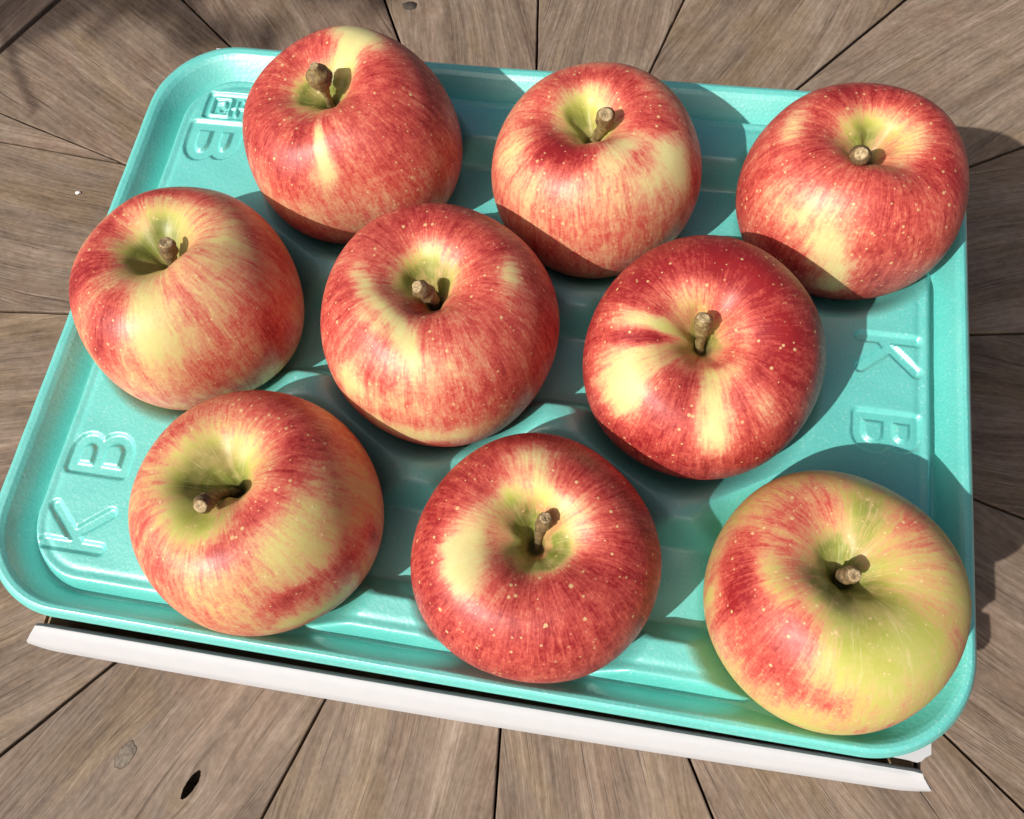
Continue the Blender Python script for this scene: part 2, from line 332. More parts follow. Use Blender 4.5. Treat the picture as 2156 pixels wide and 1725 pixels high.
  base=0.26, stem=[[0.63, 1.51, 13.78], [0.37, -3.07, 28.06]], r=(1.6, 2.5),
  blobs=[('r',5.07,0.766,0.334,0.541,-0.31),('g',5.04,0.659,0.218,0.585,0.25),('r',3.57,1.046,0.539,0.425,0.42),('r',2.19,0.7,0.231,0.884,0.38),('r',3.08,1.075,0.141,0.271,0.32),('r',3.53,1.104,0.167,0.171,0.28),('r',4.12,1.256,0.257,0.242,0.26),('r',4.48,1.288,0.141,0.239,0.26),('r',4.71,1.288,0.09,0.168,0.2),('r',4.19,0.908,0.167,0.189,0.3),('r',3.44,0.812,0.077,0.283,-0.55),('r',3.37,1.514,0.154,0.066,-0.31),('r',1.41,0.64,0.154,0.337,-0.26),('g',1.28,0.679,0.128,0.252,0.4),('r',0.79,0.789,0.154,0.249,0.34),('g',2.13,0.331,0.077,0.385,0.6),('g',3.8,0.471,0.103,0.427,0.5),('r',6.15,0.722,0.116,0.384,0.16),('r',5.27,1.677,0.064,0.232,0.4),('r',4.25,2.01,0.039,0.16,-0.44),('r',4.58,1.77,0.039,0.193,-0.44),('r',5.79,1.104,0.424,0.109,0.28),('r',3.93,0.836,0.077,0.126,0.15)]),
]
# ------------------------------------------------------------------ the table: wedge planks round a centre, ring of boards outside
TZ = -0.122
TC = np.array([-0.0073, 0.0611])
def off_poly(P, d):
    """inset a convex polygon (ccw) by d"""
    P = np.asarray(P, float); n = len(P); L = []
    for i in range(n):
        a, b = P[i], P[(i+1) % n]; t = (b-a)/np.linalg.norm(b-a); nn = np.array([-t[1], t[0]])
        L.append((a + nn*d, t))
    out = []
    for i in range(n):
        (p, t), (q, u) = L[i-1], L[i]
        s = np.linalg.solve(np.array([t, -u]).T, q-p)
        out.append(p + s[0]*t)
    return np.array(out)

def plank(name, poly, ang, parent, gap=.0006, thick=.024, dz=0.0, holes=(), mat=None, wear=.00025, knots=None):
    """one board: eased top edges that wander slightly, grain along its own x axis"""
    P = np.asarray(poly, float)
    if np.sum(P[:, 0]*np.roll(P[:, 1], -1) - P[:, 1]*np.roll(P[:, 0], -1)) < 0: P = P[::-1]
    P = off_poly(P, gap)
    # subdivide edges so that the joint line is not ruler-straight
    Q = []
    for i in range(len(P)):
        a, b = P[i], P[(i+1) % len(P)]; m = max(2, int(np.linalg.norm(b-a)/.006))
        t = np.linspace(0, 1, m, endpoint=False)[:, None]
        seg = a + (b-a)*t; tt = (b-a)/np.linalg.norm(b-a); nn = np.array([-tt[1], tt[0]])
        w = np.convolve(RNG.normal(0, 1, m+8), np.ones(5)/5, 'valid')[:m]*wear
        w[0] = 0
        Q.append(seg + nn*np.abs(w)[:, None])
    Q = np.vstack(Q); c = Q.mean(0)
    ca, sa = math.cos(-ang), math.sin(-ang)
    loc = lambda X: np.stack([(X[:, 0]-c[0])*ca - (X[:, 1]-c[1])*sa, (X[:, 0]-c[0])*sa + (X[:, 1]-c[1])*ca], 1)
    Ql = loc(Q); n = len(Ql)
    be = .0007
    cen = Ql.mean(0); d = np.linalg.norm(Ql-cen, axis=1)[:, None]
    top = Ql - (Ql-cen)/d*be
    rings = [np.c_[top, np.zeros(n)], np.c_[Ql - (Ql-cen)/d*be*.25, np.full(n, -.0003)], np.c_[Ql, np.full(n, -be)], np.c_[Ql, np.full(n, -thick)]]
    V = np.vstack(rings); F = []
    for r in range(3):
        for i in range(n):
            j = (i+1) % n
            F.append([r*n+i, (r+1)*n+i, (r+1)*n+j, r*n+j])
    from mathutils.geometry import tessellate_polygon
    hl = [loc(np.asarray(h)) for h in holes]
    loops = [[Vector((x, y, 0)) for x, y in top]] + [[Vector((x, y, 0)) for x, y in h] for h in hl]
    base = [np.c_[h, np.zeros(len(h))] for h in hl]
    idx = list(range(n))
    Vs = [V]; tot = len(V)
    for h in base:
        idx += list(range(tot, tot+len(h))); Vs.append(h); tot += len(h)
    for tri in tessellate_polygon(loops):
        a, b, cc = [idx[i] for i in tri]
        F.append([a, b, cc])
    st = len(V)
    for h in hl:
        m = len(h); hc = h.mean(0)
        Vs.append(np.c_[hc + (h-hc)*.86, np.full(m, -.004)]); b0 = tot; tot += m
        Vs.append(np.array([[hc[0], hc[1], -.008]])); ct = tot; tot += 1
        for i in range(m):
            j = (i+1) % m
            F.append([st+i, st+j, b0+j, b0+i]); F.append([b0+i, b0+j, ct])
        st += m
    me = mesh_from(name, np.vstack(Vs), F, smooth=False)
    bm = bmesh.new(); bm.from_mesh(me); bmesh.ops.recalc_face_normals(bm, faces=bm.faces)
    bm.to_mesh(me); bm.free()
    me.update()
    if hl:
        me.materials.append(mat); me.materials.append(M_HOLE)
        for p in me.polygons:
            if min(me.vertices[v].co.z for v in p.vertices) < -.0035 and max(me.vertices[v].co.z for v in p.vertices) > -.0085 and len(p.vertices) <= 4 and (p.center.z < -.0015) and p.center.z > -.0079 and (p.center.xy.length < 10):
                if all(abs(me.vertices[v].co.z + thick) > 1e-6 for v in p.vertices): p.material_index = 1
    o = link(name, me, parent, mat)
    o.location = (c[0], c[1], TZ+dz); o.rotation_euler = (0, 0, ang)
    if knots:                                    # grain of this board bends round its knots
        kp = loc(np.array(knots))
        for j, nd in enumerate(n_ for n_ in mat.node_tree.nodes if n_.name.startswith("knot_centre")):
            nd.inputs[0].default_value, nd.inputs[1].default_value = float(kp[j][0]), float(kp[j][1])
    return o

def ellipse(c, a, b, ang, n=22, jit=.06):
    t = np.arange(n)/n*2*np.pi
    r = 1 + RNG.normal(0, jit, n)
    x = a*np.cos(t)*r; y = b*np.sin(t)*r
    return np.stack([c[0]+x*math.cos(ang)-y*math.sin(ang), c[1]+x*math.sin(ang)+y*math.cos(ang)], 1)

table = empty("wooden_table", (0, 0, 0))
tag(table, "weathered round wooden table of wedge planks under the box and tray", "table")
JA = [96.5, 75.0, 52.2, 29.7, 7.6, -15.2, -38.3, -61.3, -84.0, -107.0, -129.9, -152.4, -175.0, -197.0, -218.6, -241.2, -263.5]
# measured joint lines (two points each, metres) so that each gap lies where it is seen
JL = [((-.0336, .2872), (-.0261, .2330)), ((.0556, .2950), (.0413, .2392)), ((.1852, .3063), (.1264, .2347)),
      ((.2483, .2067), (.2199, .1905)), ((.2437, .0921), (.2182, .0880)), ((.2398, -.0043), (.2186, .0019)),
      ((.2347, -.1296), (.2052, -.1062)), ((.1098, -.1545), (.0979, -.1330)), ((.0179, -.1704), (.0144, -.1339)),
      ((-.0832, -.1879), (-.0670, -.1347)), ((-.2113, -.1835), (-.1725, -.1370)), None,
      ((-.3004, .0355), (-.2591, .0391)), ((-.3539, .1671), (-.2613, .1392)), ((-.2644, .2671), (-.2202, .2319)),
      ((-.1306, .2788), (-.1128, .2445))]
def joint(i):
    i %= 16
    ang = math.radians(JA[i])
    if JL[i] is None:
        p = TC; d = np.array([math.cos(ang), math.sin(ang)])
    else:
        a, b = map(np.array, JL[i]); d = (a-b)/np.linalg.norm(a-b); p = b
    return p, d
AP = .394
def hit(p, d, nrm, dist):
    t = (dist - (p-TC) @ nrm)/(d @ nrm); return p + t*d
for i in range(16):
    a1, a2 = math.radians(JA[i]), math.radians(JA[i+1])
    mid = (a1+a2)/2; nrm = np.array([math.cos(mid), math.sin(mid)])
    p1, d1 = joint(i); p2, d2 = joint(i+1)
    inner = .020
    quad = [hit(p1, d1, nrm, inner), hit(p1, d1, nrm, AP), hit(p2, d2, nrm, AP), hit(p2, d2, nrm, inner)]
    holes = ()
    dz = RNG.normal(0, .00025)
    if i == 12:      # the plank left of the tray has a thin filler strip along its upper joint
        e = hit(p2, d2, nrm, AP); s = hit(p2, d2, nrm, .262)
        f = hit(np.array([-.259, .1355]), np.array([-.0860, .0097]), nrm, AP)
        quad2 = [s, e, f]
        plank("filler_strip", quad2, mid, table, .0003, mat=M_WOOD)
        quad = [quad[0], quad[1], f, s, quad[3]]
    if i == 9:       # the plank at the lower left, with a knot hole and a plugged knot
        holes = (ellipse((-.1187, -.1801), .0069, .0023, math.radians(68), 28, .035),)
    pl = plank("plank", quad, mid, table, .0005 if i not in (2, 3, 14) else .0007, dz=dz, holes=holes, mat={9: M_WOODK, 15: M_WOODT}.get(i, M_WOOD), knots={9: [(-.1527, -.1733), (-.1187, -.1801)], 15: [(-.1137, .2750)]}.get(i))
    if i == 9:
        E = ellipse((-.1527, -.1733), .0062, .0036, math.radians(70), 20, .08)
        c0 = E.mean(0)
        V = np.vstack([np.c_[c0+(E-c0)*1.04, np.full(20, .00008)], np.c_[c0+(E-c0)*.96, np.full(20, .00010)], np.c_[c0+(E-c0)*.88, np.full(20, .00035)], [[*c0, .0004]]])
        F = [[r*20+q, r*20+(q+1) % 20, (r+1)*20+(q+1) % 20, (r+1)*20+q] for r in range(2) for q in range(20)] + [[40+q, 40+(q+1) % 20, 60] for q in range(20)]
        kn = link("knot_plug", mesh_from("knot_plug", V - np.array([c0[0], c0[1], 0]), F), pl, M_KNOT)
        kn.data.materials.append(M_RIM)
        for q in range(20): kn.data.polygons[q].material_index = 1
        kn.matrix_world = Matrix.Translation((c0[0], c0[1], TZ+dz))
        kn.matrix_parent_inverse = (Matrix.Translation(pl.location) @ pl.rotation_euler.to_matrix().to_4x4()).inverted()
    if i == 15:
        E = ellipse((-.1137, .2750), .0052, .0036, math.radians(10), 18, .08)
        c0 = E.mean(0)
        V = np.vstack([np.c_[E, np.full(18, -.0012)], np.c_[c0+(E-c0)*.9, np.full(18, .0003)], [[*c0, .0004]]])
        F = [[q, (q+1) % 18, 18+(q+1) % 18, 18+q] for q in range(18)] + [[18+q, 18+(q+1) % 18, 36] for q in range(18)]
        kn = link("knot_plug", mesh_from("knot_plug", V - np.array([c0[0], c0[1], 0]), F), pl, mat_plain("dark_knot", (.075, .06, .05), .8, .2, 600, .3, .5))
        kn.matrix_world = Matrix.Translation((c0[0], c0[1], TZ+dz))
        kn.matrix_parent_inverse = (Matrix.Translation(pl.location) @ pl.rotation_euler.to_matrix().to_4x4()).inverted()
    # outer ring board of this sector
    t = np.array([-nrm[1], nrm[0]])
    o1 = hit(p1, d1, nrm, AP+.003); o2 = hit(p2, d2, nrm, AP+.003)
    o3 = hit(p2, d2, nrm, AP+.098); o4 = hit(p1, d1, nrm, AP+.098)
    plank("rim_board", [o1, o4, o3, o2], mid+math.pi/2, table, .0008, dz=RNG.normal(0, .0002), mat=M_WOOD)
# frame under the boards, closes the gaps from below
n = 48; th = np.arange(n)/n*2*np.pi
V = np.vstack([np.c_[TC[0]+.47*np.cos(th), TC[1]+.47*np.sin(th), np.full(n, TZ-.0255)],
               np.c_[TC[0]+.47*np.cos(th), TC[1]+.47*np.sin(th), np.full(n, TZ-.045)]])
F = [list(range(n)), list(range(2*n-1, n-1, -1))] + [[i, n+i, n+(i+1) % n, (i+1) % n] for i in range(n)]
link("under_frame", mesh_from("under_frame", V, F, False), table, M_HOLE)

bm = bmesh.new(); bmesh.ops.create_icosphere(bm, subdivisions=2, radius=.0011)
for v in bm.verts: v.co = Vector((v.co.x*1.4, v.co.y, v.co.z*.6)) * (1+random.uniform(-.25, .25))
me = bpy.data.meshes.new("crumb"); bm.to_mesh(me); bm.free()
cr = link("crumb", me, None, M_CRUMB); cr.location = (-.2821, .1159, TZ+.0006)
tag(cr, "tiny white crumb lying on the wood left of the tray", "crumb")

# ------------------------------------------------------------------ the carton
box = empty("carton_box", (0, 0, TZ))
tag(box, "white cardboard carton under the turquoise tray with its front flap folded out", "box")
def add_part(name, V, F, mat, parent, smooth=False):
    V = np.asarray(V, float) - np.array([0, 0, TZ])
    return link(name, mesh_from(name, V, F, smooth), parent, mat)
def slab(x0, x1, y0, y1, z0, z1):
    V = [(x0, y0, z0), (x1, y0, z0), (x1, y1, z0), (x0, y1, z0), (x0, y0, z1), (x1, y0, z1), (x1, y1, z1), (x0, y1, z1)]
    F = [[0, 3, 2, 1], [4, 5, 6, 7], [0, 1, 5, 4], [1, 2, 6, 5], [2, 3, 7, 6], [3, 0, 4, 7]]
    return V, F
LZ = -.0260
# lid panel: top sheet with its clipped front corners
lp = [(-.1530, -.1172), (.1540, -.1196), (.1572, -.1199), (.1585, -.1193), (.1597, -.1180), (.1615, -.1168), (.1615, .1435), (-.1622, .1440), (-.1622, -.1110)]
nl = len(lp)
V = [(x, y, LZ) for x, y in lp] + [(x, y, LZ-.0015) for x, y in lp]
F = [list(range(nl)), list(range(2*nl-1, nl-1, -1))] + [[i, nl+i, nl+(i+1) % nl, (i+1) % nl] for i in range(nl)]
lid = add_part("lid", V, F, M_CARD, box)
WZ = LZ-.0018
for nm, x0, x1, y0, y1, top in (("side_wall", .1598, .1613, -.1160, .1418, 0), ("side_wall", -.1620, -.1605, -.1160, .1423, 0),
                                ("back_wall", -.1604, .1597, .1403, .1418, 0), ("front_wall", -.1604, .1597, -.1285, -.1270, -.020)):
    V, F = slab(x0, x1, y0, y1, TZ+.0005, WZ+top)
    add_part(nm, V, F, M_CARD, box)
V, F = slab(-.1603, .1596, -.1268, .1402, TZ+.0005, TZ+.002); add_part("bottom_panel", V, F, M_KRAFT, box)
# inner kraft liners with corrugated edges, at the two front corners
for sx, x in ((1, .1613), (-1, -.1556)):
    for q, dx in enumerate((0, -.0022*sx)):
        xa, xb = sorted((x+dx, x+dx-.0007*sx))
        V, F = slab(xa, xb, -.1250 + .0006*q, -.1166, TZ+.003, -.0345); add_part("corrugated_liner", V, F, M_KRAFT, box)
    xs = np.linspace(-.1246, -.1194, 60)      # fluting between the liners
    xm = x - .00145*sx
    V = []
    for zz in (-.0355, TZ+.003):
        for j, yy in enumerate(xs): V.append((xm + .0007*math.sin(j*.6), yy, zz))
    F = [[j, j+1, 61+j, 60+j] for j in range(59)]
    add_part("corrugated_fluting", V, F, M_KRAFT, box)
# folded-out front flap: rounded fold at the top, slanting outwards, second fold below
def flap_sec(u):
    """u 0..1 across the flap: returns y,z offsets from the top fold"""
    return None
NX = 120
top_l, top_r = np.array([-.1530, -.1252, -.0282]), np.array([.1592, -.1230, -.0282])
out_l, out_r = np.array([-.1603, -.1321, -.0362]), np.array([.1659, -.1281, -.0362])
rows = []
for u, (drop, push) in zip(np.linspace(0, 1, 7), [(-.0030, .0012), (-.0008, .0003), (0, 0), (0, 0), (0, 0), (0, 0), (0, 0)]):
    pass
prof = [(-.04, -.0060), (-.02, -.0028), (0.0, -.0004), (.03, 0.0001), (.09, .0005), (.35, .0006), (.6, .0003), (.74, .0001), (.80, -.0001), (.84, -.0006), (.97, -.0016), (1.0, -.0030), (1.0, -.0062)]
for uu, dz in prof:
    row = []
    for i in range(NX):
        t = i/(NX-1)
        a = top_l + (top_r-top_l)*t; b = out_l + (out_r-out_l)*t
        bow = .0012*math.sin(math.pi*t)
        a = a - np.array([0, bow*.2, 0]); b = b - np.array([0, bow, 0])
        p = a + (b-a)*max(uu, 0) + np.array([0, 0, dz])
        if uu < 0: p = a + np.array([0, uu*(-.012), dz])
        # rounded outer corners
        e = min(t, 1-t)*.31
        if uu > .5 and e < .012:
            k = (1 - e/.012)**2 * ((uu-.5)*2)**2
            p[1] += .0012*k; p[2] += .0004*k
        row.append(p)
    rows.append(row)
V = np.array(rows).reshape(-1, 3); F = grid_faces(len(prof), NX, False)
me = add_part("front_flap", V, F.tolist(), M_CARD, box, True)
sm = me.modifiers.new("thickness", 'SOLIDIFY'); sm.thickness = .0010; sm.offset = -1
es = me.modifiers.new("crisp_rim", 'EDGE_SPLIT'); es.split_angle = math.radians(45)

# ------------------------------------------------------------------ the foam tray (one height function, split into parts)
PZ = .0002
CUPS = [(-.0630, .0670), (.0284, .0660), (.1190, .0665), (-.1090, -.0060), (-.0170, -.0060), (.0728, -.0063), (-.0627, -.0788), (.0282, -.0795), (.1176, -.0790)]
OUT = (-.1648, .1650, -.1209, .1223, .034)
INN = (-.1510, .1545, -.1115, .1075, .025)
def sdrr(x, y, R):
    x0, x1, y0, y1, r = R
    cx, cy, hx, hy = (x0+x1)/2, (y0+y1)/2, (x1-x0)/2, (y1-y0)/2
    qx, qy = np.abs(x-cx)-(hx-r), np.abs(y-cy)-(hy-r)
    return np.hypot(np.maximum(qx, 0), np.maximum(qy, 0)) + np.minimum(np.maximum(qx, qy), 0) - r
def sstep(a, b, x):
    t = np.clip((x-a)/(b-a), 0, 1); return t*t*(3-2*t)
def smin(a, b, k):
    h = np.clip(.5 + .5*(b-a)/k, 0, 1); return b + (a-b)*h - k*h*(1-h)
def seg(px, py, a, b):
    ax, ay = a; bx, by = b; dx, dy = bx-ax, by-ay
    t = np.clip(((px-ax)*dx + (py-ay)*dy)/(dx*dx+dy*dy+1e-12), 0, 1)
    return np.hypot(px-ax-t*dx, py-ay-t*dy)
def arcpts(cx, cy, rx, ry, a0, a1, n=10):
    return [(cx+rx*math.cos(math.radians(t)), cy+ry*math.sin(math.radians(t))) for t in np.linspace(a0, a1, n)]
# letters drawn in a unit box: u along the reading direction 0..1, v up 0..1
L_K = [[(0, 0), (0, 1)], [(.12, .42), (1, 1)], [(.30, .52), (1, 0)]]
L_B = [[(0, 0), (0, 1)], [(0, 1), (.5, 1)] + arcpts(.5, .77, .42, .23, 90, -90) + [(0, .54)], [(0, .54), (.55, .54)] + arcpts(.55, .27, .45, .27, 90, -90) + [(0, 0)]]
LETTERS = [  # name, strokes, origin(u=0,v=0), u vector, v vector, stroke half width
    ("engraved_letter_k", L_K, (-.1218, -.0975), (0, .0128), (-.0210, 0), .0018),
    ("engraved_letter_b", L_B, (-.1226, -.0702), (0, .0122), (-.0198, 0), .0019),
    ("engraved_letter_k", L_K, (.1287, .0170), (0, -.0118), (.0186, 0), .0017),
    ("engraved_letter_b", L_B, (.1284, -.0125), (0, -.0112), (.0186, 0), .0018),
    ("engraved_letter_b", L_B, (-.1412, .0802), (0, -.0148), (.0190, 0), .0022),
]
def letter_d(x, y, L):
    nm, st, o, u, v, hw = L
    d = np.full(x.shape, 1.0)
    for s in st:
        P = [(o[0]+a*u[0]+b*v[0], o[1]+a*u[1]+b*v[1]) for a, b in s]
        for a, b in zip(P[:-1], P[1:]): d = np.minimum(d, seg(x, y, a, b))
    return d - hw
PLATE = (-.1398, -.1150, .0846, .0972, .001)
GLY = [[(-.1345, .0925), (-.1318, .0930), (-.1312, .0905), (-.1335, .0895), (-.1330, .0872), (-.1302, .0880)], [(-.1290, .0945), (-.1290, .0868)],
       [(-.1370, .0865), (-.1300, .0865)], [(-.1370, .0950), (-.1300, .0950)], [(-.1370, .0865), (-.1370, .0950)],
       [(-.1275, .0905), (-.1230, .0908)], [(-.1262, .0935), (-.1258, .0870)], [(-.1240, .0945), (-.1225, .0930), (-.1240, .0915)]]
def cup_r(x, y):
    r = np.full(x.shape, 9.0); w = np.zeros(x.shape, int)
    for i, (cx, cy) in enumerate(CUPS):
        d = np.hypot(x-cx, y-cy); m = d < r
        r = np.where(m, d, r); w = np.where(m, i, w)
    return r, w
def Hf(x, y):
    do = -sdrr(x, y, OUT); di = sdrr(x, y, INN)
    t = np.clip(do/np.maximum(do+np.maximum(di, 0), 1e-6), 0, 1)
    rim = np.interp(t, [0, .04, .10, .20, .34, .45, .60, .75, .86, .93, 1.0],
                    np.array([-.6, .6, 1.5, 2.2, 1.9, .8, -1.8, -4.6, -6.6, -7.3, -7.3])*1e-3)
    s = -di
    plat = PZ - .0075*(1-sstep(-.0004, .0040, s))**1.3 - .0004*np.exp(-((s-.0062)/.0013)**2)
    z = np.where(di > 0, rim, plat)
    # channels between neighbours of one row
    for ry, x0, x1 in ((.0665, -.063, .1190), (-.0060, -.109, .0728), (-.0790, -.0627, .1176)):
        a = sstep(.0200, .0118, np.abs(y-ry-.001)) * sstep(x0-.002, x0+.008, x) * sstep(x1+.002, x1-.008, x)
        z = z - .0125*a*(di < 0.02)
    for jx, jy in ((-.0173, .0420), (.0735, .0420), (-.0630, -.0300), (.0280, -.0315), (-.0630, .0200), (.0280, .0180), (-.0172, -.0545), (.0735, -.0555)):
        z = z + .0048*np.exp(-((x-jx)**2 + (y-jy)**2)/.0115**2)      # the humps where three cups meet
    r, w = cup_r(x, y)
    bowl = -.0226 + .0172*(r/.0375)**3
    zc = smin(z, np.where(r < .06, bowl, 1.0), .0058)
    z = z + (zc-z)*sstep(.0015, .0095, do)          # the outer lip stays whole
    # engraving
    inside = di < -.002
    dep = np.zeros(x.shape)
    for L in LETTERS: dep = np.maximum(dep, .0013*sstep(.0009, -.0006, letter_d(x, y, L)))
    pd = sdrr(x, y, PLATE); dep = np.maximum(dep, .0015*sstep(.0005, -.0005, pd))
    gd = np.full(x.shape, 1.0)
    for g in GLY:
        for a, b in zip(g[:-1], g[1:]): gd = np.minimum(gd, seg(x, y, a, b))
    dep = dep - .0012*sstep(.0010, .0003, gd)*(pd < 0)
    z = z - dep*inside
    # gentle irregularity of moulded foam
    z = z + .00018*np.sin(x*71+1.3*np.sin(y*53)) * np.sin(y*63+.7) + .0001*np.sin(x*190+2*np.sin(y*120))*np.sin(y*230)
    return z
def normals(x, y):
    e = .00025
    gx = (Hf(x+e, y)-Hf(x-e, y))/(2*e); gy = (Hf(x, y+e)-Hf(x, y-e))/(2*e)
    N = np.stack([-gx, -gy, np.ones_like(gx)], -1); return N/np.linalg.norm(N, axis=-1, keepdims=True)

tray = empty("foam_tray", (0, 0, LZ))
tag(tray, "turquoise moulded foam fruit tray holding nine apples on a white carton", "tray")
OFFT = np.array([0, 0, LZ])
def surf_part(name, X, Y, F, label=None, lower=None):
    used = np.unique(F); remap = np.full(X.size, -1); remap[used] = np.arange(len(used))
    x, y = X[used], Y[used]
    V = np.stack([x, y, Hf(x, y)], 1)
    if lower is not None: V[:, 2] -= lower[used]
    me = mesh_from(name, V - OFFT, remap[F])
    N = normals(x, y)
    me.normals_split_custom_set_from_vertices(N.tolist())
    o = link(name, me, tray, M_FOAM)
    if label: o["label"] = label
    return o
step = .00062
xs = np.arange(INN[0], INN[1]+step, step); ys = np.arange(INN[2], INN[3]+step, step)
GX, GY = np.meshgrid(xs, ys); nx = len(xs)
gx, gy = GX.ravel().copy(), GY.ravel().copy()
sd_ = sdrr(gx, gy, INN)
ok = sd_ < step*.75
near = (sd_ > -step*.5) & ok                 # snap the fringe onto the outline
e = 1e-5
nxv = (sdrr(gx+e, gy, INN)-sdrr(gx-e, gy, INN))/(2*e); nyv = (sdrr(gx, gy+e, INN)-sdrr(gx, gy-e, INN))/(2*e)
gx[near] -= nxv[near]*sd_[near]; gy[near] -= nyv[near]*sd_[near]
iy, ix = np.mgrid[0:len(ys)-1, 0:nx-1]
Q = np.stack([iy*nx+ix, iy*nx+ix+1, (iy+1)*nx+ix+1, (iy+1)*nx+ix], -1).reshape(-1, 4)
Q = Q[ok[Q].all(1)]
fx, fy = gx[Q].mean(1), gy[Q].mean(1)
cls = np.zeros(len(Q), int)
r, w = cup_r(fx, fy)
cls[r < .0362] = 100 + w[r < .0362]
for i, L in enumerate(LETTERS):
    cls[(letter_d(fx, fy, L) < .0006) & (r > .0362)] = 1+i
cls[(sdrr(fx, fy, PLATE) < .0005) & (r > .0362)] = 50
surf_part("tray_bed", gx, gy, Q[cls == 0])
for i in range(9): surf_part("cup", gx, gy, Q[cls == 100+i])
LBL = ["engraved letter K at the front left of the tray", "engraved letter B beside the front left apples", "engraved letter K at the right edge of the tray",
       "engraved letter B at the right edge of the tray", "engraved letter B near the back left corner"]
for i, L in enumerate(LETTERS):
    f = Q[cls == 1+i]
    if len(f): surf_part(L[0], gx, gy, f, LBL[i])
f = Q[cls == 50]
if len(f): surf_part("engraved_plate", gx, gy, f, "small sunken plate with tiny raised characters")
# rim: structured strip from the outer lip to the bed outline
def rr_outline(R, n):
    x0, x1, y0, y1, r = R
    t = np.arange(n)/n*2*np.pi
    # dense rounded rectangle by corner arcs and straight sides
    pts = []
    for (cx, cy, a0) in ((x1-r, y1-r, 0), (x0+r, y1-r, 90), (x0+r, y0+r, 180), (x1-r, y0+r, 270)):
        for a in np.linspace(a0, a0+90, 40): pts.append((cx+r*math.cos(math.radians(a)), cy+r*math.sin(math.radians(a))))
    pts.append(pts[0]); P = np.array(pts)
    s = np.r_[0, np.cumsum(np.linalg.norm(np.diff(P, axis=0), axis=1))]
    u = np.arange(n)/n*s[-1]
    return np.stack([np.interp(u, s, P[:, 0]), np.interp(u, s, P[:, 1])], 1)
NS = 1100
Pi = rr_outline(INN, NS)
# partner point on the outer outline along the blended normal
Po = rr_outline(OUT, 6000)
nn = np.stack([(sdrr(Pi[:, 0]+e, Pi[:, 1], OUT)-sdrr(Pi[:, 0]-e, Pi[:, 1], OUT)), (sdrr(Pi[:, 0], Pi[:, 1]+e, OUT)-sdrr(Pi[:, 0], Pi[:, 1]-e, OUT))], 1)
ni = np.stack([(sdrr(Pi[:, 0]+e, Pi[:, 1], INN)-sdrr(Pi[:, 0]-e, Pi[:, 1], INN)), (sdrr(Pi[:, 0], Pi[:, 1]+e, INN)-sdrr(Pi[:, 0], Pi[:, 1]-e, INN))], 1)
ni /= np.linalg.norm(ni, axis=1, keepdims=True)+1e-12
lo = np.zeros(NS); hi = np.full(NS, .05)
for _ in range(40):
    m = (lo+hi)/2; q = Pi + ni*m[:, None]; ins = sdrr(q[:, 0], q[:, 1], OUT) < 0
    lo = np.where(ins, m, lo); hi = np.where(ins, hi, m)
Pout = Pi + ni*lo[:, None]
tt = np.r_[np.linspace(0, .12, 9)[:-1], np.linspace(.12, 1, 34), 1.08]
RX = Pout[None, :, 0] + (Pi-Pout)[None, :, 0]*tt[:, None]; RY = Pout[None, :, 1] + (Pi-Pout)[None, :, 1]*tt[:, None]
low = np.zeros(RX.shape); low[-1] = .0008
x, y = RX.ravel(), RY.ravel()
Zr = Hf(x, y) - low.ravel()
V = np.stack([x, y, Zr], 1)
lipV = []; lipN = []
for do, dz in ((.0005, -.0006), (.0007, -.0014), (.0005, -.0024), (-.0004, -.0030), (-.004, -.0030), (-.014, -.0105)):
    q = Pout + ni*do; lipV.append(np.c_[q, np.full(NS, -.0006+dz)])
# turned-under lip joins the strip's outer loop
allV = np.vstack([lipV[k] for k in range(len(lipV)-1, -1, -1)] + [V]) - OFFT
F = grid_faces(len(lipV)+len(tt), NS, True)
me = mesh_from("rim", allV, F)
nlv = len(lipV)*NS
N = np.zeros((len(allV), 3)); 
vn = np.zeros(len(me.vertices)*3, np.float32); me.vertex_normals.foreach_get("vector", vn); N = vn.reshape(-1, 3).copy()
N2 = normals(x, y)
N[nlv+3*NS:] = N2[3*NS:]*1.0
me.normals_split_custom_set_from_vertices(N.tolist())
link("rim", me, tray, M_FOAM)

# ------------------------------------------------------------------ apples
CP = [(0,0.31),(0.04,0.335),(0.095,0.445),(0.17,0.57),(0.28,0.69),(0.44,0.765),(0.645,0.738),(0.84,0.57),(0.96,0.30),(1.0,0.0),(0.965,-0.28),(0.86,-0.54),(0.7,-0.73),(0.52,-0.82),(0.34,-0.81),(0.18,-0.70),(0.06,-.62),(0,-0.61)]
def prof_spline(P, n):
    P = np.array(P, float); P = np.vstack([[-P[1, 0], P[1, 1]], P, [-P[-2, 0], P[-2, 1]]])
    m = len(P)-3; out = []
    for u in np.linspace(0, m, n):
        i = min(int(u), m-1); t = u-i; p0, p1, p2, p3 = P[i:i+4]
        out.append(.5*((2*p1)+(-p0+p2)*t+(2*p0-5*p1+4*p2-p3)*t*t+(-p0+3*p1-3*p2+p3)*t**3))
    return np.array(out)
NP_, NA_ = 161, 224
PR = prof_spline(CP, NP_); AZ = np.arange(NA_)/NA_*2*np.pi
PS = np.r_[0, np.cumsum(np.hypot(*np.diff(PR, axis=0).T))]
ZB = -.019
